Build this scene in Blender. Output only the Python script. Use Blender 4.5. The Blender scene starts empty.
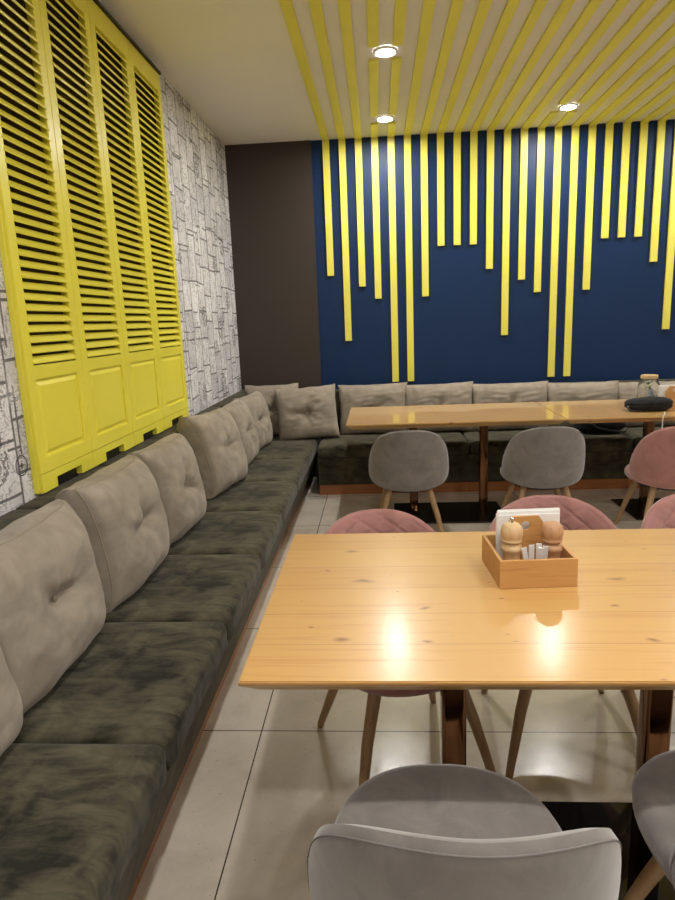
import bpy, bmesh, math, random
from mathutils import Vector, Matrix, noise as mnoise
PI = math.pi
random.seed(7)
S = bpy.context.scene
COL = S.collection

# ------------------------------------------------------------------ room dimensions (metres)
XW, YW, H = 0.167, -0.757, 3.019          # left wall, back wall, ceiling
XR, YR = 7.0, -9.6                        # right wall, rear wall
ZT, ZS = 0.757, 0.444                     # table top, seat top

# ------------------------------------------------------------------ helpers
def link(o, parent=None):
    COL.objects.link(o)
    if parent: o.parent = parent
    return o

def obj(name, bm, mat, parent=None, smooth=True, loc=(0, 0, 0), rot=(0, 0, 0)):
    me = bpy.data.meshes.new(name)
    bm.normal_update()
    bm.to_mesh(me); bm.free()
    for p in me.polygons: p.use_smooth = smooth
    if smooth:
        try: me.set_sharp_from_angle(angle=math.radians(38))
        except Exception: pass
    me.materials.append(mat)
    o = bpy.data.objects.new(name, me)
    o.location = loc; o.rotation_euler = rot
    return link(o, parent)

def tag(o, label=None, cat=None, group=None, kind=None):
    if label: o['label'] = label
    if cat: o['category'] = cat
    if group: o['group'] = group
    if kind: o['kind'] = kind
    return o

def thing(name, label, cat, loc=(0, 0, 0), rz=0.0, group=None):
    o = bpy.data.objects.new(name, None); link(o)
    o.empty_display_size = 0.1
    o.location = loc; o.rotation_euler = (0, 0, rz)
    return tag(o, label, cat, group)

def copy_tree(o, parent=None):
    c = o.copy(); COL.objects.link(c)
    if parent: c.parent = parent
    for ch in list(o.children): copy_tree(ch, c)
    return c

def box(bm, x0, x1, y0, y1, z0, z1, bevel=0.0, seg=2):
    r = bmesh.ops.create_cube(bm, size=1)
    vs = r['verts']
    for v in vs:
        v.co = Vector(((x0 + x1) / 2 + v.co.x * (x1 - x0), (y0 + y1) / 2 + v.co.y * (y1 - y0), (z0 + z1) / 2 + v.co.z * (z1 - z0)))
    if bevel > 0:
        es = list({e for v in vs for e in v.link_edges})
        bmesh.ops.bevel(bm, geom=es, offset=bevel, segments=seg, affect='EDGES', profile=0.5)
    return bm

def bx(*a, **k):
    return box(bmesh.new(), *a, **k)

def tube(bm, pts, rad, n=12, cap=True):
    """tube through pts with radius rad (number or list)"""
    pts = [Vector(p) for p in pts]
    rads = rad if isinstance(rad, (list, tuple)) else [rad] * len(pts)
    rings = []
    up = Vector((0, 0, 1))
    for i, p in enumerate(pts):
        a = pts[max(i - 1, 0)]; b = pts[min(i + 1, len(pts) - 1)]
        t = (b - a).normalized()
        ref = up if abs(t.z) < 0.95 else Vector((1, 0, 0))
        x = t.cross(ref).normalized(); y = t.cross(x).normalized()
        rings.append([bm.verts.new(p + (x * math.cos(2 * PI * k / n) + y * math.sin(2 * PI * k / n)) * rads[i]) for k in range(n)])
    for r0, r1 in zip(rings, rings[1:]):
        for k in range(n): bm.faces.new((r0[k], r0[(k + 1) % n], r1[(k + 1) % n], r1[k]))
    if cap:
        bm.faces.new(rings[0][::-1]); bm.faces.new(rings[-1])
    return bm

def closed_tube(bm, pts, rad, n=6):
    pts = [Vector(p) for p in pts]; m = len(pts); rings = []
    for i, p in enumerate(pts):
        t = (pts[(i + 1) % m] - pts[i - 1]).normalized()
        ref = Vector((0, 0, 1)) if abs(t.z) < 0.9 else Vector((0, 1, 0))
        x = t.cross(ref).normalized(); y = t.cross(x).normalized()
        rings.append([bm.verts.new(p + (x * math.cos(2 * PI * k / n) + y * math.sin(2 * PI * k / n)) * rad) for k in range(n)])
    for i in range(m):
        a, b = rings[i], rings[(i + 1) % m]
        # match start index so that the tube does not twist
        best = min(range(n), key=lambda s: sum((a[k].co - b[(k + s) % n].co).length for k in range(n)))
        for k in range(n):
            bm.faces.new((a[k], a[(k + 1) % n], b[(k + 1 + best) % n], b[(k + best) % n]))
    return bm

def lathe(bm, prof, n=32, cx=0, cy=0):
    rings = []
    for r, z in prof:
        if r < 1e-5: rings.append([bm.verts.new((cx, cy, z))])
        else: rings.append([bm.verts.new((cx + r * math.cos(2 * PI * k / n), cy + r * math.sin(2 * PI * k / n), z)) for k in range(n)])
    for a, b in zip(rings, rings[1:]):
        for k in range(n):
            k2 = (k + 1) % n
            if len(a) == 1 and len(b) > 1: bm.faces.new((a[0], b[k2], b[k]))
            elif len(b) == 1 and len(a) > 1: bm.faces.new((a[k], a[k2], b[0]))
            elif len(a) > 1: bm.faces.new((a[k], a[k2], b[k2], b[k]))
    return bm

def prism(bm, poly, y0, y1):
    """extrude an (x,z) polygon from y0 to y1"""
    a = [bm.verts.new((x, y0, z)) for x, z in poly]; b = [bm.verts.new((x, y1, z)) for x, z in poly]
    n = len(poly)
    bm.faces.new(a); bm.faces.new(b[::-1])
    for k in range(n): bm.faces.new((a[k], b[k], b[(k + 1) % n], a[(k + 1) % n]))
    bmesh.ops.recalc_face_normals(bm, faces=bm.faces)
    return bm

# ------------------------------------------------------------------ materials
class NT:
    def __init__(self, name):
        self.m = bpy.data.materials.new(name); self.m.use_nodes = True
        self.t = self.m.node_tree; self.b = self.t.nodes['Principled BSDF']
    def n(self, typ, **k):
        nd = self.t.nodes.new(typ)
        for a, v in k.items():
            if hasattr(nd, a) and a not in ('Scale',): setattr(nd, a, v)
        return nd
    def l(self, a, b): self.t.links.new(a, b)
    def val(self, nd, **k):
        for a, v in k.items(): nd.inputs[a.replace('_', ' ')].default_value = v
        return nd
    def coord(self): return self.n('ShaderNodeTexCoord').outputs['Object']
    def math(self, op, a, b=None, c=None):
        nd = self.n('ShaderNodeMath'); nd.operation = op
        for i, v in enumerate((a, b, c)):
            if v is None: continue
            if isinstance(v, (int, float)): nd.inputs[i].default_value = v
            else: self.l(v, nd.inputs[i])
        return nd.outputs[0]
    def mapping(self, vec, scale=(1, 1, 1), rot=(0, 0, 0), loc=(0, 0, 0)):
        nd = self.n('ShaderNodeMapping')
        nd.inputs['Scale'].default_value = scale; nd.inputs['Rotation'].default_value = rot; nd.inputs['Location'].default_value = loc
        self.l(vec, nd.inputs['Vector']); return nd.outputs[0]
    def noise(self, vec, scale, detail=4, rough=.55, dist=0.0):
        nd = self.n('ShaderNodeTexNoise')
        nd.inputs['Scale'].default_value = scale; nd.inputs['Detail'].default_value = detail
        nd.inputs['Roughness'].default_value = rough; nd.inputs['Distortion'].default_value = dist
        self.l(vec, nd.inputs['Vector']); return nd.outputs['Fac']
    def ramp(self, fac, stops):
        nd = self.n('ShaderNodeValToRGB'); e = nd.color_ramp.elements
        while len(e) < len(stops): e.new(0.5)
        for el, (p, c) in zip(e, stops):
            el.position = p; el.color = (c[0], c[1], c[2], 1) if not isinstance(c, (int, float)) else (c, c, c, 1)
        self.l(fac, nd.inputs[0]); return nd.outputs[0]
    def mix(self, fac, a, b, mode='MIX'):
        nd = self.n('ShaderNodeMix'); nd.data_type = 'RGBA'; nd.blend_type = mode
        for sock, v in ((nd.inputs[0], fac), (nd.inputs[6], a), (nd.inputs[7], b)):
            if isinstance(v, (int, float)): sock.default_value = v
            elif isinstance(v, tuple): sock.default_value = (v[0], v[1], v[2], 1)
            else: self.l(v, sock)
        return nd.outputs[2]
    def bump(self, h, strength=.2, dist=.01):
        nd = self.n('ShaderNodeBump'); nd.inputs['Strength'].default_value = strength; nd.inputs['Distance'].default_value = dist
        self.l(h, nd.inputs['Height']); self.l(nd.outputs[0], self.b.inputs['Normal'])
    def base(self, v):
        if isinstance(v, tuple): self.b.inputs['Base Color'].default_value = (v[0], v[1], v[2], 1)
        else: self.l(v, self.b.inputs['Base Color'])
    def set(self, **k):
        for a, v in k.items(): self.b.inputs[a.replace('_', ' ')].default_value = v
        return self

def srgb(r, g, b):
    f = lambda c: (c / 255) / 12.92 if c / 255 <= .04045 else ((c / 255 + .055) / 1.055) ** 2.4
    return (f(r), f(g), f(b))

def plain(name, col, rough=.5, metal=0.0, spec=.5, **k):
    t = NT(name); t.base(col); t.set(Roughness=rough, Metallic=metal); t.b.inputs['Specular IOR Level'].default_value = spec
    t.set(**k)
    return t.m

def paint(name, col, rough=.4, var=.06):
    t = NT(name); v = t.noise(t.coord(), 3.0, 5)
    c = t.ramp(v, [(.3, tuple(x * (1 - var) for x in col)), (.7, tuple(min(1, x * (1 + var)) for x in col))])
    t.base(c); t.set(Roughness=rough); t.bump(t.noise(t.coord(), 220, 2), .04, .002)
    return t.m

def suede(name, dark, light, scale=5.0, sheen=.3, contrast=(.38, .64), streak=True):
    t = NT(name); co = t.coord()
    a = t.noise(co, scale, 6, .62, .8)
    b = t.noise(t.mapping(co, (scale * .8, scale * 2.6, scale * 1.2), (0, 0, .5)), 1.6, 5, .6, .6)
    f = t.math('ADD', t.math('MULTIPLY', a, .55), t.math('MULTIPLY', b, .45)) if streak else a
    c = t.ramp(f, [(contrast[0], dark), (contrast[1], light)])
    t.base(c); t.set(Roughness=.9); t.b.inputs['Specular IOR Level'].default_value = .15
    t.b.inputs['Sheen Weight'].default_value = sheen; t.b.inputs['Sheen Roughness'].default_value = .45
    t.bump(t.noise(co, 350, 3), .12, .002)
    return t.m

def wood(name, light, mid, dark, rough=.3, coat=0.0, axis=0, plank=.0, knots=True, gscale=1.0, crough=.15):
    """grain runs along the object's local axis"""
    t = NT(name); co = t.coord()
    sc = [14 * gscale] * 3; sc[axis] = .9 * gscale
    st = t.mapping(co, tuple(sc))
    g1 = t.noise(st, 2.2, 6, .6, .7)
    sc2 = [55 * gscale] * 3; sc2[axis] = 1.6 * gscale
    g2 = t.noise(t.mapping(co, tuple(sc2)), 2.0, 3, .5)
    f = t.math('ADD', t.math('MULTIPLY', g1, .7), t.math('MULTIPLY', g2, .3))
    c = t.ramp(f, [(.3, mid), (.48, light), (.62, light), (.76, mid)])
    if plank:
        sep = t.n('ShaderNodeSeparateXYZ'); t.l(co, sep.inputs[0])
        w = t.math('FLOOR', t.math('DIVIDE', sep.outputs[1], plank))
        wn = t.n('ShaderNodeTexWhiteNoise'); wn.noise_dimensions = '1D'; t.l(w, wn.inputs['W'])
        c = t.mix(t.math('MULTIPLY', wn.outputs['Value'], .30), c, mid)
        pp = t.math('PINGPONG', sep.outputs[1], plank / 2)
        c = t.mix(t.math('MULTIPLY', t.math('LESS_THAN', pp, .0012), .45), c, dark)
    if knots:
        ks = [8.5 * gscale] * 3; ks[axis] = 4.2 * gscale
        wob = t.noise(co, 9, 2)
        vor = t.n('ShaderNodeTexVoronoi'); vor.feature = 'F1'; vor.voronoi_dimensions = '2D' if plank else '3D'
        nd = t.n('ShaderNodeVectorMath'); nd.operation = 'ADD'; t.l(t.mapping(co, tuple(ks)), nd.inputs[0])
        cmb = t.n('ShaderNodeCombineXYZ'); t.l(t.math('MULTIPLY', wob, .5), cmb.inputs[1]); t.l(cmb.outputs[0], nd.inputs[1])
        t.l(nd.outputs[0], vor.inputs['Vector']); vor.inputs['Scale'].default_value = 1.0
        sepc = t.n('ShaderNodeSeparateColor'); t.l(vor.outputs['Color'], sepc.inputs[0])
        size = t.math('MULTIPLY', t.math('POWER', sepc.outputs[0], 2.0), .17)
        core = t.math('SUBTRACT', 1.0, t.math('SMOOTH_MIN', t.math('DIVIDE', vor.outputs['Distance'], t.math('ADD', size, .004)), 1.0, .2))
        core = t.math('MAXIMUM', core, 0.0)
        c = t.mix(t.math('MULTIPLY', core, .85), c, dark)
    t.base(c); t.set(Roughness=rough)
    if coat: t.b.inputs['Coat Weight'].default_value = coat; t.b.inputs['Coat Roughness'].default_value = crough
    t.bump(g2, .03, .002)
    return t.m

M = {}
M['yellow'] = paint('yellow_paint', (.84, .76, .075), .32, .03)
M['yellow_batten'] = paint('yellow_batten_paint', (.77, .71, .11), .45, .03)
M['navy'] = paint('navy_paint', srgb(2, 38, 78), .5, .04)
M['navy'].node_tree.nodes['Principled BSDF'].inputs['Specular IOR Level'].default_value = .3
M['brown'] = paint('brown_paint', srgb(53, 43, 36), .6, .05)
M['ceiling'] = paint('ceiling_paint', (.76, .73, .69), .8, .015)
M['room'] = paint('room_paint', (.62, .58, .52), .8, .03)
M['gap_shade'] = plain('slat_gap_shade', srgb(52, 36, 14), .7)  # shaded yellow of the slat gaps, put into the colour
M['green'] = suede('green_suede', srgb(37, 36, 29), srgb(96, 92, 74), 6.0, .10, (.40, .64))
M['green_base'] = suede('green_suede_base', srgb(42, 40, 31), srgb(88, 82, 62), 6.0, .08, (.36, .66))
M['pillow'] = suede('taupe_suede', srgb(134, 124, 111), srgb(170, 159, 144), 6.0, .15, (.3, .7), False)
M['piping'] = plain('taupe_piping', srgb(150, 138, 120), .9)
M['grey'] = suede('grey_velvet', srgb(110, 104, 100), srgb(134, 128, 123), 9.0, .55, (.3, .7), False)
M['grey_piping'] = plain('grey_piping', srgb(120, 115, 112), .9)
M['pink'] = suede('pink_velvet', srgb(148, 105, 99), srgb(172, 126, 119), 9.0, .45, (.3, .7), False)
M['pink_piping'] = plain('pink_piping', srgb(186, 140, 133), .9)
M['oak_leg'] = wood('oak_leg', srgb(164, 132, 95), srgb(138, 105, 71), srgb(110, 76, 46), .4, 0, 2, 0, False, 1.5)
M['pine'] = wood('pine_tabletop', srgb(204, 160, 94), srgb(188, 137, 74), srgb(112, 66, 32), .42, .6, 0, .15, True, 1.0, .20)
M['pine_far'] = wood('oak_tabletop', srgb(208, 168, 108), srgb(188, 144, 86), srgb(120, 84, 48), .30, .75, 0, .12, True, 1.3, .06)
M['tray'] = wood('pine_tray', srgb(200, 150, 90), srgb(174, 120, 64), srgb(110, 62, 28), .5, 0, 0, 0, True, 2.0)
M['mill'] = wood('beech_mill', srgb(212, 180, 134), srgb(194, 158, 110), srgb(150, 100, 60), .5, 0, 2, 0, False, 4.0)
M['mill_dark'] = wood('acacia_mill', srgb(190, 146, 106), srgb(158, 110, 76), srgb(100, 60, 36), .5, 0, 2, 0, False, 4.0)
M['plinth'] = wood('plinth_wood', srgb(150, 92, 46), srgb(126, 72, 34), srgb(80, 44, 20), .35, .2, 0, 0, False)
M['bronze'] = plain('polished_bronze', (.17, .085, .042), .13, 1.0)
M['black_gloss'] = plain('black_gloss', (.012, .011, .010), .06, 0, .6)
M['black'] = suede('black_fabric', (.006, .006, .007), (.02, .02, .022), 14, .1)
M['black_leather'] = plain('black_leather', (.012, .012, .014), .42)
M['paper'] = paint('white_paper', (.82, .82, .80), .8, .02)
M['steel'] = plain('steel', (.6, .58, .55), .25, 1.0)
M['white_plastic'] = plain('white_plastic', (.8, .8, .78), .4)
M['cork'] = paint('cork_lid', srgb(196, 168, 120), .8, .15)
M['leaf'] = paint('leaf_green', srgb(70, 110, 50), .5, .2)
M['label_blue'] = plain('pale_blue_card', srgb(150, 175, 205), .6)
M['ink'] = plain('grey_print_ink', srgb(70, 68, 70), .8)
M['trim_white'] = plain('white_trim', (.8, .78, .72), .4)
M['dark_metal'] = plain('dark_metal', (.03, .03, .035), .4, .6)

t = NT('clear_glass'); t.base((.95, .97, .96)); t.set(Roughness=.02, IOR=1.45); t.b.inputs['Transmission Weight'].default_value = 1.0
M['glass'] = t.m
t = NT('lamp_lens'); t.base((1, 1, 1)); t.b.inputs['Emission Color'].default_value = (1.0, .975, .94, 1); t.b.inputs['Emission Strength'].default_value = 255
M['lens'] = t.m

# floor tiles: beige stone tiles, thin dark joints at the photographed spacing
t = NT('floor_tiles'); co = t.coord(); P_ = .7839
sep = t.n('ShaderNodeSeparateXYZ'); t.l(co, sep.inputs[0])
dx = t.math('PINGPONG', t.math('SUBTRACT', sep.outputs[0], 1.0031 - 20 * P_), P_ / 2)
dy = t.math('PINGPONG', t.math('SUBTRACT', sep.outputs[1], -4.6123 - 20 * P_), P_ / 2)
gr = t.math('LESS_THAN', t.math('MINIMUM', dx, dy), .0022)
fx = t.math('FLOOR', t.math('DIVIDE', t.math('SUBTRACT', sep.outputs[0], 1.0031), P_)); fy = t.math('FLOOR', t.math('DIVIDE', t.math('SUBTRACT', sep.outputs[1], -4.6123), P_))
wn = t.n('ShaderNodeTexWhiteNoise'); wn.noise_dimensions = '2D'; cb = t.n('ShaderNodeCombineXYZ'); t.l(fx, cb.inputs[0]); t.l(fy, cb.inputs[1]); t.l(cb.outputs[0], wn.inputs['Vector'])
a = t.noise(co, 4.0, 8, .65, .4)
stone = t.ramp(a, [(.3, srgb(184, 173, 157)), (.55, srgb(204, 194, 179)), (.75, srgb(213, 204, 191))])
stone = t.mix(t.math('MULTIPLY', wn.outputs['Value'], .18), stone, srgb(180, 170, 157))
sp = t.math('GREATER_THAN', t.noise(co, 60, 2, .5), .70)
stone = t.mix(t.math('MULTIPLY', sp, .35), stone, srgb(120, 106, 88))
t.base(t.mix(gr, stone, srgb(62, 54, 46)))
t.l(t.ramp(t.noise(co, 6, 4), [(.3, .17), (.7, .25)]), t.b.inputs['Roughness'])
t.b.inputs['Specular IOR Level'].default_value = .6
M['floor'] = t.m

# wallpaper: white collage of old map sheets with dark outlines
t = NT('map_wallpaper'); co = t.coord()
sep = t.n('ShaderNodeSeparateXYZ'); t.l(co, sep.inputs[0])
cb = t.n('ShaderNodeCombineXYZ'); t.l(sep.outputs[2], cb.inputs[0]); t.l(sep.outputs[1], cb.inputs[1])
uv = cb.outputs[0]
def bricks(vec, w, h, mortar, off, freq, sq, sqf):
    b = t.n('ShaderNodeTexBrick'); b.offset = off; b.offset_frequency = freq; b.squash = sq; b.squash_frequency = sqf
    b.inputs['Color1'].default_value = (0, 0, 0, 1); b.inputs['Color2'].default_value = (1, 1, 1, 1); b.inputs['Mortar'].default_value = (.5, .5, .5, 1)
    b.inputs['Scale'].default_value = 1; b.inputs['Brick Width'].default_value = w; b.inputs['Row Height'].default_value = h
    b.inputs['Mortar Size'].default_value = mortar; b.inputs['Mortar Smooth'].default_value = .35; b.inputs['Bias'].default_value = 0
    t.l(vec, b.inputs['Vector']); return b
wob = t.n('ShaderNodeVectorMath'); wob.operation = 'ADD'
nz = t.n('ShaderNodeTexNoise'); nz.inputs['Scale'].default_value = 2.2; t.l(uv, nz.inputs['Vector'])
vs = t.n('ShaderNodeVectorMath'); vs.operation = 'SCALE'; vs.inputs['Scale'].default_value = .045; t.l(nz.outputs['Color'], vs.inputs[0])
t.l(uv, wob.inputs[0]); t.l(vs.outputs[0], wob.inputs[1])
A = bricks(wob.outputs[0], .20, .18, .0068, .37, 2, 1.6, 3)
B = bricks(t.mapping(wob.outputs[0], loc=(.11, .05, 0)), .29, .26, .0062, .61, 3, .65, 2)
mask = t.math('GREATER_THAN', t.noise(uv, 2.6, 1), .52)
lineA = A.outputs['Fac']; lineB = t.math('MULTIPLY', B.outputs['Fac'], mask)
line = t.math('MAXIMUM', lineA, lineB)
line = t.math('MULTIPLY', line, t.ramp(t.noise(uv, 9, 3), [(.30, .35), (.50, 1.0)]))
sepA = t.n('ShaderNodeSeparateColor'); t.l(A.outputs['Color'], sepA.inputs[0])
paper = t.ramp(sepA.outputs[0], [(0, srgb(212, 211, 214)), (.5, srgb(232, 231, 233)), (1, srgb(243, 242, 244))])
blot = t.noise(uv, 5, 5, .6)
paper = t.mix(t.ramp(blot, [(.45, 0), (.75, .55)]), paper, srgb(176, 172, 174))
coast = t.math('LESS_THAN', t.math('ABSOLUTE', t.math('SUBTRACT', t.noise(uv, 11, 5, .6, .5), .5)), .016)
paper = t.mix(t.math('MULTIPLY', coast, .55), paper, srgb(110, 106, 110))
script = t.math('GREATER_THAN', t.noise(t.mapping(uv, (130, 34, 1)), 1.0, 3, .6), .60)
smask = t.math('GREATER_THAN', t.noise(uv, 7, 1), .50)
paper = t.mix(t.math('MULTIPLY', t.math('MULTIPLY', script, smask), .65), paper, srgb(92, 88, 92))
vor = t.n('ShaderNodeTexVoronoi'); vor.inputs['Scale'].default_value = 3.3; t.l(uv, vor.inputs['Vector'])
dark = t.math('MULTIPLY', t.math('LESS_THAN', vor.outputs['Distance'], .28), t.math('GREATER_THAN', t.noise(t.mapping(uv, (60, 60, 1)), 1.0, 2), .50))
paper = t.mix(t.math('MULTIPLY', dark, .75), paper, srgb(70, 66, 70))
spk = t.ramp(t.noise(uv, 75, 4, .7), [(.50, 0), (.66, .45)])
paper = t.mix(spk, paper, srgb(128, 124, 128))
t.base(t.mix(t.math('MULTIPLY', line, .85), paper, srgb(66, 62, 66)))
t.set(Roughness=.7)
M['wallpaper'] = t.m

# ------------------------------------------------------------------ the room
def struct(name, bm, mat, label, cat):
    o = obj(name, bm, mat, None, False); return tag(o, label, cat, None, 'structure')
struct('floor', bx(XW - .1, XR + .1, YR - .1, YW + .1, -.1, 0), M['floor'], 'glossy beige stone floor tiles with thin dark joints', 'floor')
struct('ceiling', bx(XW - .1, XR + .1, YR - .1, YW + .1, H, H + .1), M['ceiling'], 'plain off-white ceiling above the whole dining room', 'ceiling')
wl = struct('wall_left', bx(XW - .1, XW, YR, YW, 0, H), M['wallpaper'], 'left wall papered with a grey and white old map collage', 'wall')
struct('wall_back', bx(XW - .1, XR + .1, YW, YW + .1, 0, H), M['navy'], 'dark navy painted back wall behind the yellow battens', 'wall')
struct('wall_right', bx(XR, XR + .1, YR, YW, 0, H), M['room'], 'plain cream right wall outside the frame', 'wall')
struct('wall_front', bx(XW - .1, XR + .1, YR - .1, YR, 0, H), M['room'], 'plain cream wall behind the camera', 'wall')
struct('trim_1', bx(XW + .001, .929, YW - .016, YW - .0005, 0, H - .001), M['brown'], 'dark brown wall panel in the corner left of the navy wall', 'wall panel')
# compass printed on the wallpaper, left of the shutters
bm = bmesh.new()
cy_, cz_ = -4.506, 1.000
for rad, rr in ((.036, .0026), (.029, .0010)):
    closed_tube(bm, [(XW + .0006, cy_ + rad * math.cos(a * PI / 18), cz_ + rad * math.sin(a * PI / 18)) for a in range(36)], rr, 6)
closed_tube(bm, [(XW + .0006, cy_ + .008 * math.cos(a * PI / 9), cz_ + .047 + .010 * math.sin(a * PI / 9)) for a in range(18)], .0018, 6)
for a in range(8):
    r1 = .024 if a % 2 == 0 else .014
    ca, sa = math.cos(a * PI / 4), math.sin(a * PI / 4)
    vs_ = [bm.verts.new((XW + .001, cy_ + r * math.cos(g), cz_ + r * math.sin(g))) for r, g in ((r1, a * PI / 4), (.006, a * PI / 4 + .5), (.0, 0), (.006, a * PI / 4 - .5))]
    bm.faces.new(vs_)
for v in bm.verts: v.co.x = XW + (v.co.x - XW) * .35 + .0004
obj('compass_print', bm, M['ink'], wl, True)

# ------------------------------------------------------------------ yellow battens
ORD = ['first', 'second', 'third', 'fourth', 'fifth', 'sixth', 'seventh', 'eighth', 'ninth', 'tenth', 'eleventh', 'twelfth', 'thirteenth', 'fourteenth', 'fifteenth',
       'sixteenth', 'seventeenth', 'eighteenth', 'nineteenth', 'twentieth', 'twenty-first', 'twenty-second', 'twenty-third', 'twenty-fourth']
X1, SP, BW = 1.0578, .1418, .060
ZB = [1.870, 1.284, 1.765, 1.652, .893, .893, 1.655, 2.086, 2.086, 2.086]
for i in range(22):
    x = X1 + SP * i; zb = ZB[i % 10]
    word = 'long' if zb < 1.0 else 'fairly long' if zb < 1.4 else 'middling' if zb < 1.9 else 'short'
    end = 'ending at the pillows' if zb < 1.0 else 'ending below the middle' if zb < 1.4 else 'ending near the middle' if zb < 1.9 else 'ending in the upper third'
    o = obj('wall_batten', bx(x - BW / 2, x + BW / 2, YW - .022, YW - .0005, zb, H - .002, bevel=.002), M['yellow_batten'], None, False)
    tag(o, f'{word} yellow batten {end}, {ORD[i]} from the left on the navy wall', 'wall batten', 'yellow battens on the navy wall')
LAMPS = [(1.555, -2.53), (1.567, -1.265), (2.977, -1.28)]
YE = -4.7
def ceil_batten(i, y0, y1, where):
    x = X1 + SP * i
    o = obj('ceiling_batten', bx(x - BW / 2, x + BW / 2, y0, y1, H - .016, H - .0005, bevel=.002), M['yellow_batten'], None, False)
    tag(o, f'yellow ceiling batten {where}', 'ceiling batten', 'yellow battens on the ceiling')
for i in range(22):
    yb = YW - .024
    pos = f'running from the navy wall, {ORD[i]} from the left'
    if i in (3, 4):
        s = 'left' if i == 3 else 'right'
        ceil_batten(i, -1.165, yb, f'stub between navy wall and left spotlight, {s} of the pair')
        ceil_batten(i, -2.43, -1.365, f'piece between the two left spotlights, {s} one of the pair')
        ceil_batten(i, YE, -2.63, f'on the camera side of the nearest spotlight, {s} one')
    elif i in (13, 14):
        s = 'left' if i == 13 else 'right'
        ceil_batten(i, -1.18, yb, f'stub between navy wall and right spotlight, {s} of the pair')
        ceil_batten(i, YE, -1.38, f'cut short on the camera side of the right spotlight, {s} one')
    else:
        ceil_batten(i, YE, yb, pos)

def downlight(x, y, label):
    r = thing('recessed_spotlight', label, 'ceiling light', (x, y, H), 0, 'recessed ceiling spotlights')
    bm = bmesh.new(); lathe(bm, [(.0535, -.002), (.054, -.012), (.062, -.014), (.072, -.008), (.074, -.0005)], 40)
    obj('trim_ring', bm, M['trim_white'], r)
    bm = bmesh.new(); lathe(bm, [(.0, -.011), (.050, -.011), (.053, -.006), (.053, -.001), (0, -.001)], 40)
    obj('lens', bm, M['lens'], r)
    return r
downlight(*LAMPS[0], 'bright round spotlight nearest the camera of the two left ceiling lights')
downlight(*LAMPS[1], 'bright round spotlight closest to the navy wall, above the left battens')
downlight(*LAMPS[2], 'bright round spotlight on the right half of the striped ceiling')
for x, y, w in [(4.39, -1.28, 'beyond the right edge of the striped ceiling'), (4.39, -3.9, 'right of the striped ceiling above the aisle'),
                (1.56, -5.75, 'over the near pine table beside the left bench'), (2.98, -5.75, 'over the right end of the near pine table'),
                (1.56, -7.3, 'behind the camera on the left side'), (2.98, -7.3, 'behind the camera in the middle'), (4.39, -6.0, 'right of the near pine table above the aisle'), (5.8, -3.0, 'near the right wall')]:
    downlight(x, y, f'added unseen ceiling spotlight {w}')  # unseen lamps added to light the room, positions guessed

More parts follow.
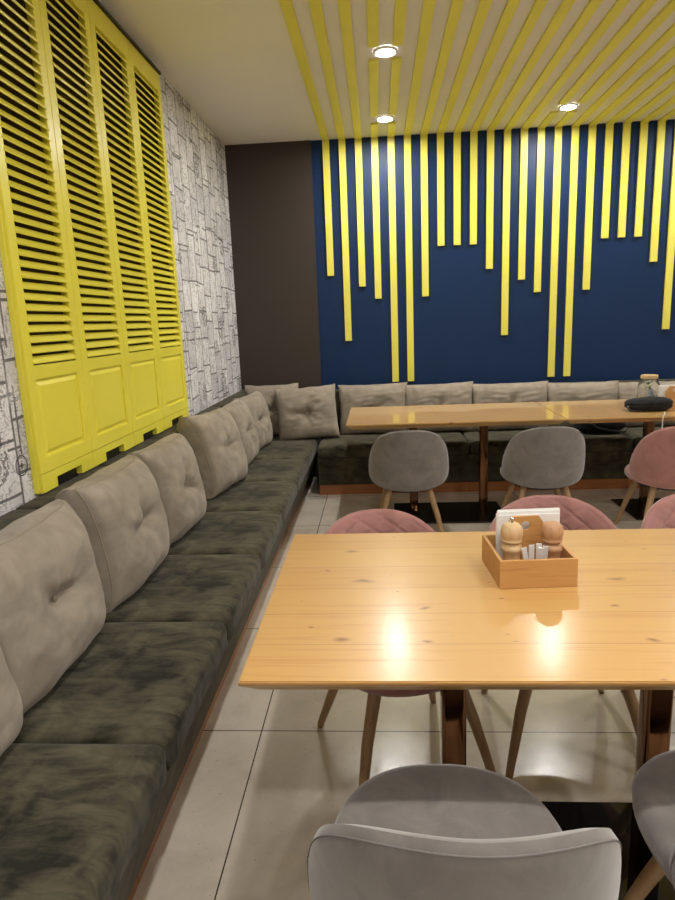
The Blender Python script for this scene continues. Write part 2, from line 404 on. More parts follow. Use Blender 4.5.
# ------------------------------------------------------------------ louvred shutters on the left wall
SHB = [-4.447, -4.012, -3.543, -3.071, -2.577]
SZ0, SZ1, SX = .8775, 2.954, .201
def shutter(k):
    y0, y1 = SHB[k] + .0015, SHB[k + 1] - .0015
    lab = ['yellow louvred shutter panel nearest the camera, beside the compass print', 'second yellow louvred shutter panel from the camera, above the tufted pillow',
           'third yellow louvred shutter panel from the camera', 'farthest yellow louvred shutter panel, next to the bare map wallpaper'][k]
    r = thing('louvred_shutter', lab, 'shutter', (XW + .001, (y0 + y1) / 2, SZ0), 0, 'yellow louvred shutters on the left wall')
    def L(bm):
        for v in bm.verts: v.co -= Vector((XW + .001, (y0 + y1) / 2, SZ0))
        return bm
    xb, xf = XW + .001, SX
    stL = .052 if k == 0 else .058; stR = .050
    la, lb = y0 + stL , y1 - stR                   # louvre opening
    zl0, zl1 = 1.3505, 2.8525
    f = bmesh.new()
    box(f, xb, xf, y0, la, .948, SZ1, bevel=.0025)                  # stiles
    box(f, xb, xf, lb, y1, .948, SZ1, bevel=.0025)
    box(f, xb, xf - .0005, la - .004, lb + .004, zl1, SZ1 - .0005, bevel=.002)   # top rail
    box(f, xb, xf - .0005, la - .004, lb + .004, 1.298, zl0, bevel=.002)          # middle rail
    box(f, xb, xf - .0005, la - .004, lb + .004, .948, 1.006, bevel=.002)        # bottom rail
    obj('frame', L(f), M['yellow'], r, False)
    # raised lower panel
    p = bmesh.new()
    box(p, xb, xf - .009, la - .002, lb + .002, 1.004, 1.300)
    vs_ = []
    for ins, x in ((.010, xf - .009), (.024, xf - .002), (.028, xf - .002)):
        vs_.append([p.verts.new((x, yy, zz)) for yy, zz in ((la + ins, 1.006 + ins), (lb - ins, 1.006 + ins), (lb - ins, 1.298 - ins), (la + ins, 1.298 - ins))])
    for a, b in zip(vs_, vs_[1:]):
        for q in range(4): p.faces.new((a[q], a[(q + 1) % 4], b[(q + 1) % 4], b[q]))
    p.faces.new(vs_[-1])
    obj('raised_panel', L(p), M['yellow'], r, False)
    # foot rail with a notch
    n0, n1 = (y0 + y1) / 2 - .105, (y0 + y1) / 2 + .105
    b = bmesh.new()
    poly = [(y0, SZ0), (n0, SZ0), (n0, SZ0 + .038), (n1, SZ0 + .038), (n1, SZ0), (y1, SZ0), (y1, .9465), (y0, .9465)]
    a_ = [b.verts.new((xb, y, z)) for y, z in poly]; b_ = [b.verts.new((xf, y, z)) for y, z in poly]
    b.faces.new(a_[::-1]); b.faces.new(b_)
    for q in range(8): b.faces.new((a_[q], a_[(q + 1) % 8], b_[(q + 1) % 8], b_[q]))
    bmesh.ops.recalc_face_normals(b, faces=b.faces)
    obj('foot_rail', L(b), M['yellow'], r, False)
    # slats
    s = bmesh.new(); N = 39; pitch = (zl1 - zl0) / N
    c, sn = math.cos(math.radians(47)), math.sin(math.radians(47))
    for q in range(N):
        zc = zl0 + pitch * (q + .5); xc = xf - .009
        hw, ht = .0155, .0040
        pts = [(-hw, -ht), (hw, -ht), (hw + .003, 0), (hw, ht), (-hw, ht)]
        # slat leans: lower edge outward
        ring = [(xc + u * c + w_ * sn, zc - u * sn + w_ * c) for u, w_ in pts]
        A_ = [s.verts.new((x, la - .006, z)) for x, z in ring]; B_ = [s.verts.new((x, lb + .006, z)) for x, z in ring]
        s.faces.new(A_); s.faces.new(B_[::-1])
        for e in range(5): s.faces.new((A_[e], B_[e], B_[(e + 1) % 5], A_[(e + 1) % 5]))
    bmesh.ops.recalc_face_normals(s, faces=s.faces)
    obj('louvres', L(s), M['yellow'], r, False)
    obj('gap_shade_sheet', L(bx(xb, xb + .004, la - .004, lb + .004, zl0 - .01, zl1 + .01)), M['gap_shade'], r, False)  # brown sheet added to paint the shade between the slats
    obj('notch_dark_plate', L(bx(xb + .001, xb + .006, n0 - .01, n1 + .01, SZ0 - .02, SZ0 + .05)), M['dark_metal'], r, False)  # dark plate behind the notch, covers the wallpaper
    if k == 0:
        obj('edge_strip', L(bx(xb, xf - .012, y0 - .008, y0 - .0005, SZ0, SZ1, bevel=.002)), M['yellow'], r, False)
    return r
for k in range(4): shutter(k)
o = obj('top_rail', bx(XW + .001, SX + .012, SHB[0] - .02, SHB[4] + .004, SZ1 + .002, SZ1 + .014, bevel=.002), M['dark_metal'], None, False)
tag(o, 'thin dark rail running along the tops of the yellow shutters', 'rail')

# ------------------------------------------------------------------ benches
def cushion_bm(lx, ly, lz, seed, r=.032, nx=26, ny=22):
    """rounded seat cushion, x 0..lx, y 0..ly, z 0..lz, gently crowned"""
    bm = bmesh.new(); box(bm, 0, lx, 0, ly, 0, lz)
    bmesh.ops.subdivide_edges(bm, edges=[e for e in bm.edges], cuts=18, use_grid_fill=True)
    for v in bm.verts:
        c = v.co
        ix = min(max(c.x, r), lx - r); iy = min(max(c.y, r), ly - r); iz = min(max(c.z, r * .6), lz - r)
        d = c - Vector((ix, iy, iz))
        if d.length > 1e-6:
            d = d.normalized() * r if d.length > r else d
            c = Vector((ix, iy, iz)) + d
        cr = math.sin(PI * min(max(c.x / lx, 0), 1)) ** .5 * math.sin(PI * min(max(c.y / ly, 0), 1)) ** .5 if 0 < c.x < lx and 0 < c.y < ly else 0
        if c.z > lz * .5:
            c.z += .006 * cr + .005 * mnoise.noise(Vector((c.x * 5 + seed * 3.1, c.y * 5, seed)))*cr
        if c.x > lx - .02 or c.y < .02:
            w = .004 * mnoise.noise(Vector((c.x * 9 + seed, c.y * 9, c.z * 20)))
            if c.x > lx - .02: c.x += w
            else: c.y += w
        v.co = c
    return bm

BX0, BXF = XW + .002, .909
BT = .105                                   # backrest thickness
WHERE_L = ['nearest the camera, cut by the lower left frame corner', 'below the big tufted pillow at the left frame edge', 'left of the near pine table, second large cushion',
           'between the near table corner and the pillows', 'fourth from the dark corner', 'third from the dark corner', 'second from the dark corner', 'running into the dark corner']
lb_ = [-5.9195 + .6581 * i for i in range(7)] + [YW - .004]
def bench_section(y0, y1, label, seed):
    r = thing('bench_section', label, 'bench', (BX0, y0, 0), 0, 'green suede bench sections along the left wall')
    L_ = y1 - y0
    obj('seat_cushion', cushion_bm(BXF - BX0 - BT - .002, L_ - .006, .101, seed), M['green'], r, True, (BT + .002, .003, .3455))
    obj('base', prism(bmesh.new(), [(0, .093), (.812 - BX0, .093), (.818 - BX0, .099), (.893 - BX0, .338), (.889 - BX0, .344), (0, .344)], .001, L_ - .001), M['green_base'], r, False)
    obj('backrest', bx(0, BT, .001, L_ - .001, .3455, .868, bevel=.016, seg=3), M['green_base'], r, True)
    obj('plinth', bx(.02, .785 - BX0, .001, L_ - .001, .0005, .092, bevel=.002), M['plinth'], r, False)
    return r
WL = ['green suede bench section nearest the camera in the lower left corner', 'green suede bench section beside the near pine table, under the big tufted pillow',
      'green suede bench section beside the far end of the near pine table', 'green suede bench section just beyond the near pine table',
      'green suede bench section third from the dark brown corner panel', 'green suede bench section second from the dark brown corner panel',
      'long green suede bench section running into the dark brown corner']
for k in range(7): bench_section(lb_[k], lb_[k + 1], WL[k], k)

BYF = -1.52                                 # front of back bench seat
bb_ = [.934, 1.545, 2.205, 2.865, 3.525, 4.185]
WB = ['green suede bench section on the back wall next to the corner', 'green suede bench section behind the left half of the far table', 'green suede bench section behind the far table joint',
      'green suede bench section under the black bag', 'green suede bench section behind the glass jar at the right edge']
for k in range(5):
    x0, x1 = bb_[k], bb_[k + 1]
    r = thing('bench_section', WB[k], 'bench', (x0, YW - .018, 0), 0, 'green suede bench sections along the back wall')
    dep = (YW - .018) - BYF
    bm = cushion_bm(dep - BT - .002, x1 - x0 - .006, .101, 20 + k)
    bmesh.ops.rotate(bm, verts=bm.verts, matrix=Matrix.Rotation(-PI / 2, 3, 'Z'))
    obj('seat_cushion', bm, M['green'], r, True, (.003, -BT - .002, .3455))
    bm = prism(bmesh.new(), [(0, .093), (dep - .076, .093), (dep - .070, .099), (dep - .014, .338), (dep - .018, .344), (0, .344)], .001, x1 - x0 - .001)
    bmesh.ops.rotate(bm, verts=bm.verts, matrix=Matrix.Rotation(-PI / 2, 3, 'Z'))
    obj('base', bm, M['green_base'], r, False)
    obj('backrest', bx(.001, x1 - x0 - .001, -BT, 0, .3455, .84, bevel=.016, seg=3), M['green_base'], r, True)
    obj('plinth', bx(.001, x1 - x0 - .001, -dep + .09, -.02, .0005, .092, bevel=.002), M['plinth'], r, False)

# ------------------------------------------------------------------ pillows
def pillow_bms(w, h, t, seed, tuft=.05, n=56, slump=.0):
    rnd = random.Random(seed)
    cre = [(rnd.uniform(0, 2 * PI), rnd.uniform(.5, 1.0), rnd.uniform(5, 11)) for _ in range(10)]
    cre += [(0.05, .9, 9), (PI - .05, .9, 9), (PI / 2 + rnd.uniform(-.2, .2), .8, 9)]
    gus = t * .28                                                   # half thickness at the seam
    def P(u, v, side):
        # outline: pulled-in sides, ears at the corners
        x = u * w / 2 * (1 - .055 * (1 - v * v)) ; z = v * h / 2 * (1 - .06 * (1 - u * u))
        if v < 0: x *= 1 + slump * (-v) * .06
        f = max(0, (1 - abs(u) ** 2.6)) * max(0, (1 - abs(v) ** 2.6))
        d = gus * (1 - .55 * (abs(u) * abs(v)) ** 4) + t * .42 * f ** .45
        r = math.hypot(u, v); a = math.atan2(v, u)
        if side < 0:                                                # front, -y
            d -= tuft * math.exp(-(r / .17) ** 2) + .25 * tuft * math.exp(-(r / .42) ** 2)
            for ca, s_, k in cre:
                da = (a - ca + PI) % (2 * PI) - PI
                d -= .012 * s_ * math.exp(-(da * k * .42) ** 2) * math.exp(-((r - .28) / .34) ** 2) * min(1, r / .12)
        d += .006 * mnoise.noise(Vector((u * 2.2 + seed, v * 2.2, side))) * (1 - max(abs(u), abs(v)) ** 6)
        d += .005 * mnoise.noise(Vector((u * 3.2 + v * 2.0 + seed, v * 6.5 - u * 2.0, side * 2.0))) * (1 - max(abs(u), abs(v)) ** 6)
        wob = .006 * mnoise.noise(Vector((u * 3 + seed * 2.0, v * 3, 5.0)))
        return Vector((x + wob, side * d, z + h / 2 + wob))
    bm = bmesh.new(); G = {}
    for side in (-1, 1):
        for i in range(n + 1):
            for j in range(n + 1):
                u = 2 * i / n - 1; v = 2 * j / n - 1
                u = math.copysign(1 - (1 - abs(u)) ** 1.25, u); v = math.copysign(1 - (1 - abs(v)) ** 1.25, v)
                G[side, i, j] = bm.verts.new(P(u, v, side))
    for i in range(n):
        for j in range(n):
            q = [(i, j), (i + 1, j), (i + 1, j + 1), (i, j + 1)]
            bm.faces.new([G[(-1,) + k] for k in q]); bm.faces.new([G[(1,) + k] for k in q[::-1]])
    per = [(i, 0) for i in range(n)] + [(n, j) for j in range(n)] + [(i, n) for i in range(n, 0, -1)] + [(0, j) for j in range(n, 0, -1)]
    mid = {}
    for (i, j) in per:
        a, b = G[-1, i, j].co, G[1, i, j].co; m_ = (a + b) / 2
        out = (m_ - Vector((0, 0, h / 2))); out.y = 0; m_ += out.normalized() * .010
        mid[i, j] = bm.verts.new(m_)
    for k in range(len(per)):
        p, q = per[k], per[(k + 1) % len(per)]
        bm.faces.new((G[(-1,) + p], mid[p], mid[q], G[(-1,) + q])); bm.faces.new((mid[p], G[(1,) + p], G[(1,) + q], mid[q]))
    seam = [G[(-1,) + k].co.copy() for k in per[::2]]
    bmesh.ops.recalc_face_normals(bm, faces=bm.faces)
    pip = bmesh.new(); closed_tube(pip, seam, .0028, 5)
    but = bmesh.new(); c = P(0, 0, -1)
    bmesh.ops.create_uvsphere(but, u_segments=14, v_segments=8, radius=.011)
    for v in but.verts: v.co = Vector((v.co.x, v.co.y * .55, v.co.z)) + c + Vector((0, -.003, 0))
    return bm, pip, but

def pillow(x, y, w, h, t, rz, lean, label, seed, tuft=.05, roll=0.0, z=ZS + .004, slump=0.0, grp='taupe pillows on the green bench'):
    bm, pip, but = pillow_bms(w, h, t, seed, tuft, slump=slump)
    r = thing('throw_pillow', label, 'pillow', (x, y, z), 0, grp)
    r.rotation_mode = 'XYZ'
    mat = Matrix.Rotation(rz, 4, 'Z') @ Matrix.Rotation(-lean, 4, 'X') @ Matrix.Rotation(roll, 4, 'Y')
    r.rotation_euler = mat.to_euler()
    cv = obj('cover', bm, M['pillow'], r); obj('seam_piping', pip, M['piping'], cv); obj('button', but, M['piping'], cv)
    return r
Q = PI / 2
XP = .385
pillow(XP + .09, -5.50, .54, .46, .18, Q, .22, 'taupe suede pillow showing only a corner at the left frame edge', 1)
pillow(XP + .05, -4.955, .58, .465, .20, Q, .14, 'biggest taupe suede pillow, at the left frame edge', 2)
pillow(XP + .045, -4.28, .56, .475, .22, Q, .16, 'plump taupe suede pillow below the gap between the first two shutters', 3)
pillow(XP + .05, -3.67, .50, .47, .20, Q - .06, .17, 'taupe suede pillow below the third shutter panel', 4)
pillow(XP + .09, -2.80, .58, .50, .20, Q - .10, .27, 'taupe suede pillow just past the last shutter panel', 5, .05, .05)
pillow(XP + .065, -2.10, .50, .46, .18, Q, .20, 'taupe suede pillow third from the room corner along the map wall', 6)
pillow(XP + .06, -1.57, .48, .455, .17, Q - .18, .16, 'taupe suede pillow second from the room corner along the map wall', 7)
pillow(.49, -.975, .48, .47, .17, .12, .10, 'taupe suede pillow tucked into the room corner behind another', 8)
pillow(.84, -1.17, .53, .46, .17, .06, .16, 'taupe suede pillow with a deep button, facing front in the corner', 9, .06, -.06)
bp = [1.118, 1.712, 2.302, 2.954, 3.557, 4.16]
BL = ['taupe suede pillow behind the left end of the far table', 'taupe suede pillow behind the first grey chair on the back bench', 'taupe suede pillow behind the far table joint, left side',
      'taupe suede pillow left of the glass jar on the back bench', 'taupe suede pillow behind the glass jar']
for k in range(5):
    pillow((bp[k] + bp[k + 1]) / 2, -1.0, bp[k + 1] - bp[k] + .02, .45 - .014 * k, .16, random.uniform(-.03, .03), .09, BL[k], 20 + k, .035, random.uniform(-.02, .02))

# ------------------------------------------------------------------ tables
def table(x0, x1, y0, y1, px, py, label, mat, plate_half=.42, pd=.25):
    cx, cy = (x0 + x1) / 2, (y0 + y1) / 2
    r = thing('dining_table', label, 'table', (cx, cy, 0), 0, None)
    hx, hy = (x1 - x0) / 2, (y1 - y0) / 2
    bm = bmesh.new()
    lay = [(0.0, ZT), (0.0, ZT - .009), (.006, ZT - .014), (.036, ZT - .040)]
    rings = [[bm.verts.new((sx * (hx - i), sy * (hy - i), z)) for sx, sy in ((-1, -1), (1, -1), (1, 1), (-1, 1))] for i, z in lay]
    for a, b in zip(rings, rings[1:]):
        for k in range(4): bm.faces.new((a[k], b[k], b[(k + 1) % 4], a[(k + 1) % 4]))
    bm.faces.new(rings[0]); bm.faces.new(rings[-1][::-1])
    bmesh.ops.recalc_face_normals(bm, faces=bm.faces)
    top_e = [e for e in bm.edges if all(abs(v.co.z - ZT) < 1e-6 for v in e.verts)]
    bmesh.ops.bevel(bm, geom=top_e, offset=.003, segments=2, affect='EDGES')
    obj('tabletop', bm, mat, r, False)
    for p in px:
        obj('column', bx(p - cx - .031, p - cx + .031, py - cy - .031, py - cy + .031, .0125, ZT - .0405, bevel=.010, seg=4), M['bronze'], r, True)
    pm = sum(px) / len(px) - cx
    obj('base_plate', bx(pm - plate_half, pm + plate_half, py - cy - pd, py - cy + pd, .0005, .012, bevel=.003), M['black_gloss'], r, False)
    return r
table(1.163, 2.615, -5.5044, -4.6059, (1.636, 2.142), -5.18, 'large near pine dining table with the tray of pepper mills', M['pine'], .42, .225)
table(1.231, 2.735, -2.339, -1.450, (1.712, 2.233), -2.01, 'far left wooden dining table with two grey chairs', M['pine_far'], .41)
table(2.739, 4.62, -2.339, -1.450, (3.42, 3.94), -2.01, 'far right wooden dining table with the black pouch and glass jar', M['pine_far'], .41)

# ------------------------------------------------------------------ chairs   (local: faces +y, back at -y)
def build_chair(kind, w=.60, top=.785, bot=.372):
    fab, pip = (M['grey'], M['grey_piping']) if kind == 'grey' else (M['pink'], M['pink_piping'])
    R0 = .27
    hc = (top + bot) / 2; hh = (top - bot) / 2
    def outline(th):
        c, s_ = math.cos(th), math.sin(th)
        n = 2.55 if s_ > 0 else 2.7
        k = (abs(c) ** n + abs(s_) ** n) ** (-1 / n)
        return k * c, -.42 + k * s_ * (1.42 if s_ > 0 else .58)
    def surf(a, b, off):
        # a,b in unit outline space -> point on the curved shell, off = normal offset (+ outward/back)
        hw = w / 2 * (1.0 - .06 * max(0, b + .42))
        s_ = a * hw * 1.13; z = hc + b * hh
        z -= .015 * a * a if b > 0 else 0
        phi = s_ / R0
        RR = R0 + off
        lean = (z - .45) * .17
        return Vector((RR * math.sin(phi), -RR * math.cos(phi) - lean + .065, z))
    nr, na = (24, 96) if kind == 'grey' else (44, 176)
    T = .056
    bm = bmesh.new(); F = {}
    for side in (1, -1):
        for i in range(nr + 1):
            rr = (i / nr) ** .8
            for k in range(na):
                oa, ob = outline(2 * PI * k / na)
                a, b = oa * rr, -.1 + (ob + .1) * rr
                th = T / 2 * math.sqrt(max(0, 1 - rr ** 6)) * (1.0 if side > 0 else 1.12)
                off = side * th
                if side < 0 and kind == 'pink':
                    X, Z = a * w / 2 * 1.13, hc + b * hh
                    p1 = (X * .62 + Z * 1.0) / .066; p2 = (X * .62 - Z * 1.0) / .066
                    g = min(abs(p1 - round(p1)), abs(p2 - round(p2)))
                    off += .006 * math.exp(-(g / .09) ** 2) * (1 - rr ** 12)
                if i == nr and side < 0: F[side, i, k] = F[1, i, k]; continue
                if i == 0 and k > 0: F[side, i, k] = F[side, 0, 0]; continue
                F[side, i, k] = bm.verts.new(surf(a, b, off))
        for i in range(nr):
            for k in range(na):
                k2 = (k + 1) % na
                q = [F[side, i, k], F[side, i, k2], F[side, i + 1, k2], F[side, i + 1, k]]
                q = list(dict.fromkeys(q))
                try: bm.faces.new(q if side > 0 else q[::-1])
                except ValueError: pass
    bmesh.ops.recalc_face_normals(bm, faces=bm.faces)
    root = thing('dining_chair', 'x', 'chair')
    bk = obj('backrest', bm, fab, root)
    pb = bmesh.new(); closed_tube(pb, [surf(outline(2 * PI * k / na)[0] * .955, outline(2 * PI * k / na)[1] * .955 - .004, T / 2 * .505) for k in range(na)], .0016, 6)
    obj('back_piping', pb, pip, bk)
    # seat
    sb = bmesh.new(); ZC = .45; th = .075
    prof = [(0, .006), (.35, .005), (.7, .002), (.88, -.003), (.96, -.012), (1.0, -.030), (.99, -.052), (.95, -.066), (.86, -.074), (.5, -.075), (0, -.075)]
    sw, sd, sc_ = (.243, .265, .075) if kind == 'grey' else (.238, .240, .045)
    rings = []
    for s_, dz in prof:
        if s_ == 0: rings.append([sb.verts.new((0, sc_, ZC + dz))]); continue
        ring = []
        for k in range(56):
            a = 2 * PI * k / 56; c, s2 = math.cos(a), math.sin(a); n = 2.4
            kk = (abs(c) ** n + abs(s2) ** n) ** (-1 / n)
            ring.append(sb.verts.new((kk * c * sw * s_, sc_ + kk * s2 * sd * s_, ZC + dz)))
        rings.append(ring)
    for a, b in zip(rings, rings[1:]):
        for k in range(56):
            k2 = (k + 1) % 56
            if len(a) == 1: sb.faces.new((a[0], b[k], b[k2]))
            elif len(b) == 1: sb.faces.new((a[k2], a[k], b[0]))
            else: sb.faces.new((a[k], b[k], b[k2], a[k2]))
    bmesh.ops.recalc_face_normals(sb, faces=sb.faces)
    obj('seat', sb, fab, root)
    fb = bmesh.new(); lathe(fb, [(0, .374), (.17, .374), (.185, .366), (.18, .352), (0, .352)], 40, 0, .03); bmesh.ops.recalc_face_normals(fb, faces=fb.faces)
    obj('seat_frame', fb, M['dark_metal'], root)
    for sx in (-1, 1):
        for sy in (-1, 1):
            lg = bmesh.new()
            y0 = .03 + sy * .125; y1 = .03 + sy * .225 - (.02 if sy < 0 else 0)
            tube(lg, [(sx * .130, y0, .362), (sx * .178, y0 + (y1 - y0) * .45, .20), (sx * .222, y1, .012), (sx * .224, y1, .0005)], [.021, .018, .0125, .0115], 14)
            obj('leg', lg, M['oak_leg'], root)
    return root
proto = {'grey': build_chair('grey'), 'pink': build_chair('pink')}
used = set()
def place_chair(kind, x, y, rz, label, group, sc=1.0):
    o = proto[kind] if kind not in used else copy_tree(proto[kind])
    used.add(kind)
    o.location = (x, y, 0); o.rotation_euler = (0, 0, rz); o.scale = (sc, sc, sc)
    tag(o, label, 'chair', group)
    return o
place_chair('grey', 1.583, -5.665, .0, 'grey velvet chair nearest the camera, its back cut by the bottom frame edge', 'grey velvet chairs')
place_chair('grey', 2.232, -5.60, .04, 'grey velvet chair cut by the lower right frame edge', 'grey velvet chairs')
place_chair('grey', 1.65, -2.52, .0, 'grey velvet chair at the left end of the far table', 'grey velvet chairs')
place_chair('grey', 2.525, -2.52, .0, 'grey velvet chair near the joint of the two far tables', 'grey velvet chairs')
place_chair('pink', 3.315, -2.60, -.02, 'pink velvet chair at the far right table, seen from behind', 'pink velvet chairs')
place_chair('pink', 1.505, -4.715, PI + .34, 'pink quilted chair behind the left half of the near table', 'pink velvet chairs', 1.015)
place_chair('pink', 2.08, -4.585, PI, 'pink quilted chair behind the wooden tray', 'pink velvet chairs', 1.015)
place_chair('pink', 2.62, -4.585, PI, 'pink quilted chair behind the near table at the right frame edge', 'pink velvet chairs', 1.015)

# ------------------------------------------------------------------ table tray with mills, napkins, packets
def make_tray(x, y, rz, label):
    r = thing('condiment_tray', label, 'tray', (x, y, ZT + .0005), rz, 'wooden table trays')
    w, d, h, e = .205, .212, .078, .009
    bm = bmesh.new()
    box(bm, -w / 2, w / 2, -d / 2, -d / 2 + e, 0, h, bevel=.0012); box(bm, -w / 2, w / 2, d / 2 - e, d / 2, 0, h, bevel=.0012)
    box(bm, -w / 2, -w / 2 + e, -d / 2 + e, d / 2 - e, 0, h, bevel=.0012); box(bm, w / 2 - e, w / 2, -d / 2 + e, d / 2 - e, 0, h, bevel=.0012)
    obj('tray_walls', bm, M['tray'], r, False)
    obj('tray_floor', bx(-w / 2 + e, w / 2 - e, -d / 2 + e, d / 2 - e, .001, .008), M['tray'], r, False)
    # octagonal handle board with a finger hole
    bm = bmesh.new()
    out = [(-.060, .0085), (.060, .0085), (.060, .122), (.036, .158), (-.036, .158), (-.060, .122)]
    n = 28; hole = [(.0 + .0135 * math.cos(2 * PI * k / n), .130 + .0135 * math.sin(2 * PI * k / n)) for k in range(n)]
    for yy in (.020, .028):
        vo = [bm.verts.new((px_, yy, pz_)) for px_, pz_ in out]; vh = [bm.verts.new((px_, yy, pz_)) for px_, pz_ in hole]
        eo = [bm.edges.new((vo[k], vo[(k + 1) % 6])) for k in range(6)]; eh = [bm.edges.new((vh[k], vh[(k + 1) % n])) for k in range(n)]
        bmesh.ops.triangle_fill(bm, use_beauty=True, edges=eo + eh)
        if yy == .020: A0, H0 = vo, vh
        else: A1, H1 = vo, vh
    for k in range(6): bm.faces.new((A0[k], A0[(k + 1) % 6], A1[(k + 1) % 6], A1[k]))
    for k in range(n): bm.faces.new((H0[k], H0[(k + 1) % n], H1[(k + 1) % n], H1[k]))
    bmesh.ops.recalc_face_normals(bm, faces=bm.faces)
    obj('handle_board', bm, M['tray'], r, False)
    return r
def napkins(x, y, rz, label):
    bm = bmesh.new()
    for k in range(7):
        dx_, dz_ = random.uniform(-.006, .006), random.uniform(-.006, .006)
        box(bm, -.088 + dx_, .088 + dx_, -.016 + k * .0055, -.0115 + k * .0055, .0, .152 + dz_, bevel=.0012)
    o = obj('napkin_stack', bm, M['paper'], None, False, (x, y, ZT + .0095), (0, 0, rz))
    return tag(o, label, 'napkins', None, 'stuff')
TX, TY, TRZ = 1.867, -4.959, .06
make_tray(TX, TY, TRZ, 'square pine tray on the near table holding two pepper mills')
napkins(TX + .014, TY + .058, TRZ, 'white paper napkins standing upright in the near pine tray')
def mill(x, y, mat, knob, label):
    r = thing('pepper_mill', label, 'mill', (x, y, ZT + .0095), 0, 'wooden mills in the pine tray')
    k = 1.08
    body = [(0, 0), (.024, 0), (.0255, .004), (.0245, .010), (.022, .030), (.021, .048), (.0225, .058), (.026, .064), (.0265, .070), (.0245, .075), (.0205, .079), (.0195, .083), (0, .083)]
    bm = lathe(bmesh.new(), [(a * k, b * k) for a, b in body]); bmesh.ops.recalc_face_normals(bm, faces=bm.faces)
    obj('mill_body', bm, mat, r)
    head = [(0, .0835), (.020, .0835), (.0245, .086), (.026, .090), (.0245, .094), (.0255, .098), (.0278, .106), (.0275, .116), (.0245, .126), (.018, .133), (.008, .1355), (0, .1355)]
    bm = lathe(bmesh.new(), [(a * k, b * k) for a, b in head]); bmesh.ops.recalc_face_normals(bm, faces=bm.faces)
    obj('mill_head', bm, mat, r)
    if knob:
        bm = lathe(bmesh.new(), [(0, .1355 * k), (.004, .1355 * k), (.0035, .140 * k), (.006, .142 * k), (.006, .147 * k), (.003, .150 * k), (0, .150 * k)], 16); bmesh.ops.recalc_face_normals(bm, faces=bm.faces)
        obj('knob', bm, M['steel'], r)
mill(1.818, -4.985, M['mill'], True, 'pale wooden pepper mill with a metal knob, left in the tray')
mill(1.926, -4.985, M['mill_dark'], False, 'reddish grained wooden mill without knob, right in the tray')
PK = [('leftmost', -.20, .0), ('second from the left', -.06, .006), ('middle one', .10, -.002), ('fourth from the left', -.02, .005), ('rightmost', .08, .001)]
for k, (nm, tl, dy) in enumerate(PK):
    bm = bx(-.0075, .0075, -.0012, .0012, 0, .088 + .004 * (k % 2), bevel=.0008)
    o = obj('sugar_packet', bm, M['paper'], None, False, (1.858 + .0105 * k, -5.010 + dy + .002 * k, ZT + .012), (.10 + .05 * (k % 3), tl, .25 - .15 * k))
    tag(o, f'narrow white sugar packet between the mills, {nm}', 'sugar packet', 'sugar packets in the near tray')

# second tray at the right frame edge of the far table
make_tray(3.60, -2.00, .0, 'pine tray with a handle board on the far right table')
napkins(3.598, -1.94, 0, 'white paper napkins in the tray on the far right table')

# glass jar with a lid
r = thing('glass_jar', 'clear glass jar with a pale lid behind the black pouch', 'jar', (3.490, -1.80, ZT + .0005), 0)
pr = [(0, .002), (.052, .002), (.060, .010), (.064, .04), (.064, .13), (.058, .165), (.046, .185), (.044, .200), (.041, .200), (.043, .184), (.055, .163), (.061, .13), (.061, .04), (.056, .012), (0, .008)]
bm = lathe(bmesh.new(), [(a * 1.22, b) for a, b in pr], 40); bmesh.ops.recalc_face_normals(bm, faces=bm.faces); obj('jar_body', bm, M['glass'], r)
bm = lathe(bmesh.new(), [(0, .2005), (.059, .2005), (.060, .203), (.060, .222), (.057, .226), (0, .226)], 36); bmesh.ops.recalc_face_normals(bm, faces=bm.faces); obj('lid', bm, M['cork'], r)
bm = bmesh.new()
for k in range(9):
    a = k * 2.4; z = .09 + .008 * k; rad = .016 + .012 * random.random(); c = Vector((rad * math.cos(a) * .9, rad * math.sin(a) * .9, z + .02))
    d = Vector((math.cos(a), math.sin(a), .6)).normalized(); sdir = Vector((-math.sin(a), math.cos(a), 0))
    pts = [c - d * .016, c + sdir * .009, c + d * .018, c - sdir * .009]
    th = Vector((0, 0, .0012)); f0 = [bm.verts.new(p + th) for p in pts]; f1 = [bm.verts.new(p - th) for p in pts]
    bm.faces.new(f0); bm.faces.new(f1[::-1])
    for q in range(4): bm.faces.new((f0[q], f1[q], f1[(q + 1) % 4], f0[(q + 1) % 4]))
bmesh.ops.recalc_face_normals(bm, faces=bm.faces)
obj('leaves', bm, M['leaf'], r, False)
bm = bmesh.new(); prism(bm, [(-.012, .012), (.030, .012), (.024, .10), (.010, .135), (-.002, .10)], -.030, -.024); obj('card', bm, M['label_blue'], r, False)

# black pouch on the far right table
def blob(bm, lx, ly, lz, seed, flat=.35, n=3.0, amp=.012, seg=40, ring=22):
    vs_ = bmesh.ops.create_uvsphere(bm, u_segments=seg, v_segments=ring, radius=1)['verts']
    for v in vs_:
        c = v.co; k = (abs(c.x) ** n + abs(c.y) ** n + abs(c.z) ** n) ** (-1 / n)
        c = c * k
        c = Vector((c.x * lx / 2, c.y * ly / 2, c.z * lz / 2))
        w_ = mnoise.noise(Vector((c.x * 9 + seed, c.y * 9, c.z * 14)))
        c += c.normalized() * amp * w_
        c.z = max(c.z, -lz / 2 * .96) + lz / 2 * .96
        v.co = c
    return bm
r = thing('pouch', 'black zipped pouch on the far right table in front of the jar', 'pouch', (3.385, -2.06, ZT + .001), -.06)
bm = blob(bmesh.new(), .33, .20, .095, 3, n=2.5, amp=.008)
for v in bm.verts:
    v.co.z *= 1 + .25 * (v.co.x / .15) * .4
    if .040 < v.co.z < .052 : v.co.x *= .97; v.co.y *= .95
obj('pouch_body', bm, M['black'], r)
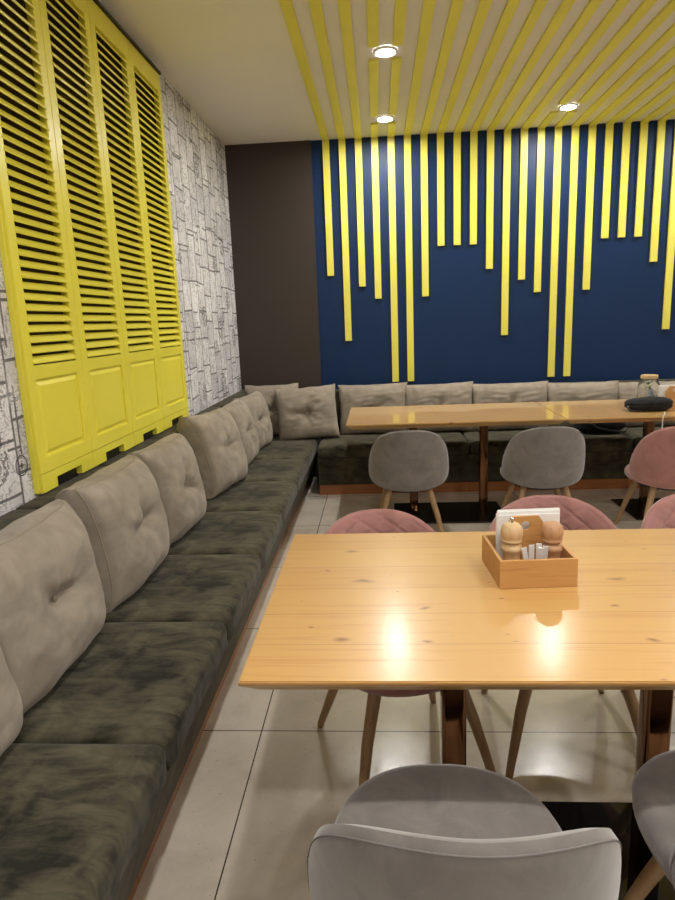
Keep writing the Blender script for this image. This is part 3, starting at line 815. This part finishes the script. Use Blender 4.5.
bm = bmesh.new(); closed_tube(bm, [(.147 * math.cos(a * PI / 24) , .090 * math.sin(a * PI / 24), .047 + .004 * math.cos(a * PI / 24)) for a in range(48)], .004, 6); obj('zip', bm, M['black_leather'], r)
bm = bmesh.new(); tube(bm, [(-.135, -.03, .05), (-.155, -.05, .03), (-.14, -.075, .008), (-.09, -.095, .006)], .006, 8); obj('wrist_strap', bm, M['black_leather'], r)
# charging cable hanging over the table edge
bm = bmesh.new(); tube(bm, [(3.44, -2.20, ZT + .005), (3.40, -2.30, ZT + .005), (3.375, -2.336, ZT + .006), (3.368, -2.345, ZT - .004), (3.366, -2.346, ZT - .05), (3.370, -2.344, ZT - .16), (3.385, -2.335, ZT - .26)], .0035, 8)
tag(obj('charging_cable', bm, M['white_plastic']), 'white cable hanging over the front edge of the far right table', 'cable')
# black bag lying on the back bench
r = thing('handbag', 'black soft bag lying on the back bench under the far table', 'bag', (3.33, -1.24, ZS + .006), .05)
obj('bag_body', blob(bmesh.new(), .40, .24, .15, 8, n=2.6, amp=.02), M['black'], r)
bm = bmesh.new(); tube(bm, [(-.12, -.10, .10), (-.05, -.135, .06), (.08, -.13, .03), (.17, -.12, .02), (.21, -.09, .05), (.16, -.06, .10)], .008, 8); obj('strap', bm, M['black_leather'], r)

# ------------------------------------------------------------------ camera (solved from the photograph's vanishing points)
f_px, pitch, yaw, roll = 626.906, .20320, .06929, -.03918
cy, sy = math.cos(yaw), math.sin(yaw)
fwd = Vector((-sy * math.cos(pitch), cy * math.cos(pitch), -math.sin(pitch)))
right = Vector((cy, sy, 0)); up = right.cross(fwd)
r2 = right * math.cos(roll) + up * math.sin(roll); u2 = -right * math.sin(roll) + up * math.cos(roll)
cam = bpy.data.cameras.new('camera'); cam.sensor_fit = 'VERTICAL'; cam.sensor_height = 24.0; cam.lens = f_px / 900 * 24.0
cam.clip_start = .02; cam.clip_end = 60
co_ = bpy.data.objects.new('camera', cam); COL.objects.link(co_)
m = Matrix.Identity(4)
for i in range(3): m[i][0] = r2[i]; m[i][1] = u2[i]; m[i][2] = -fwd[i]
m[0][3], m[1][3], m[2][3] = 1.46438, -6.64425, 1.47
co_.matrix_world = m
S.camera = co_

# ------------------------------------------------------------------ world and colour management
w = bpy.data.worlds.new('world'); S.world = w; w.use_nodes = True
w.node_tree.nodes['Background'].inputs[0].default_value = (1.0, .95, .88, 1); w.node_tree.nodes['Background'].inputs[1].default_value = .3
S.view_settings.view_transform = 'Standard'; S.view_settings.look = 'None'; S.view_settings.gamma = 1; S.view_settings.exposure = 1.55
S.cycles.max_bounces = 10; S.cycles.diffuse_bounces = 6
S.cycles.use_denoising = True
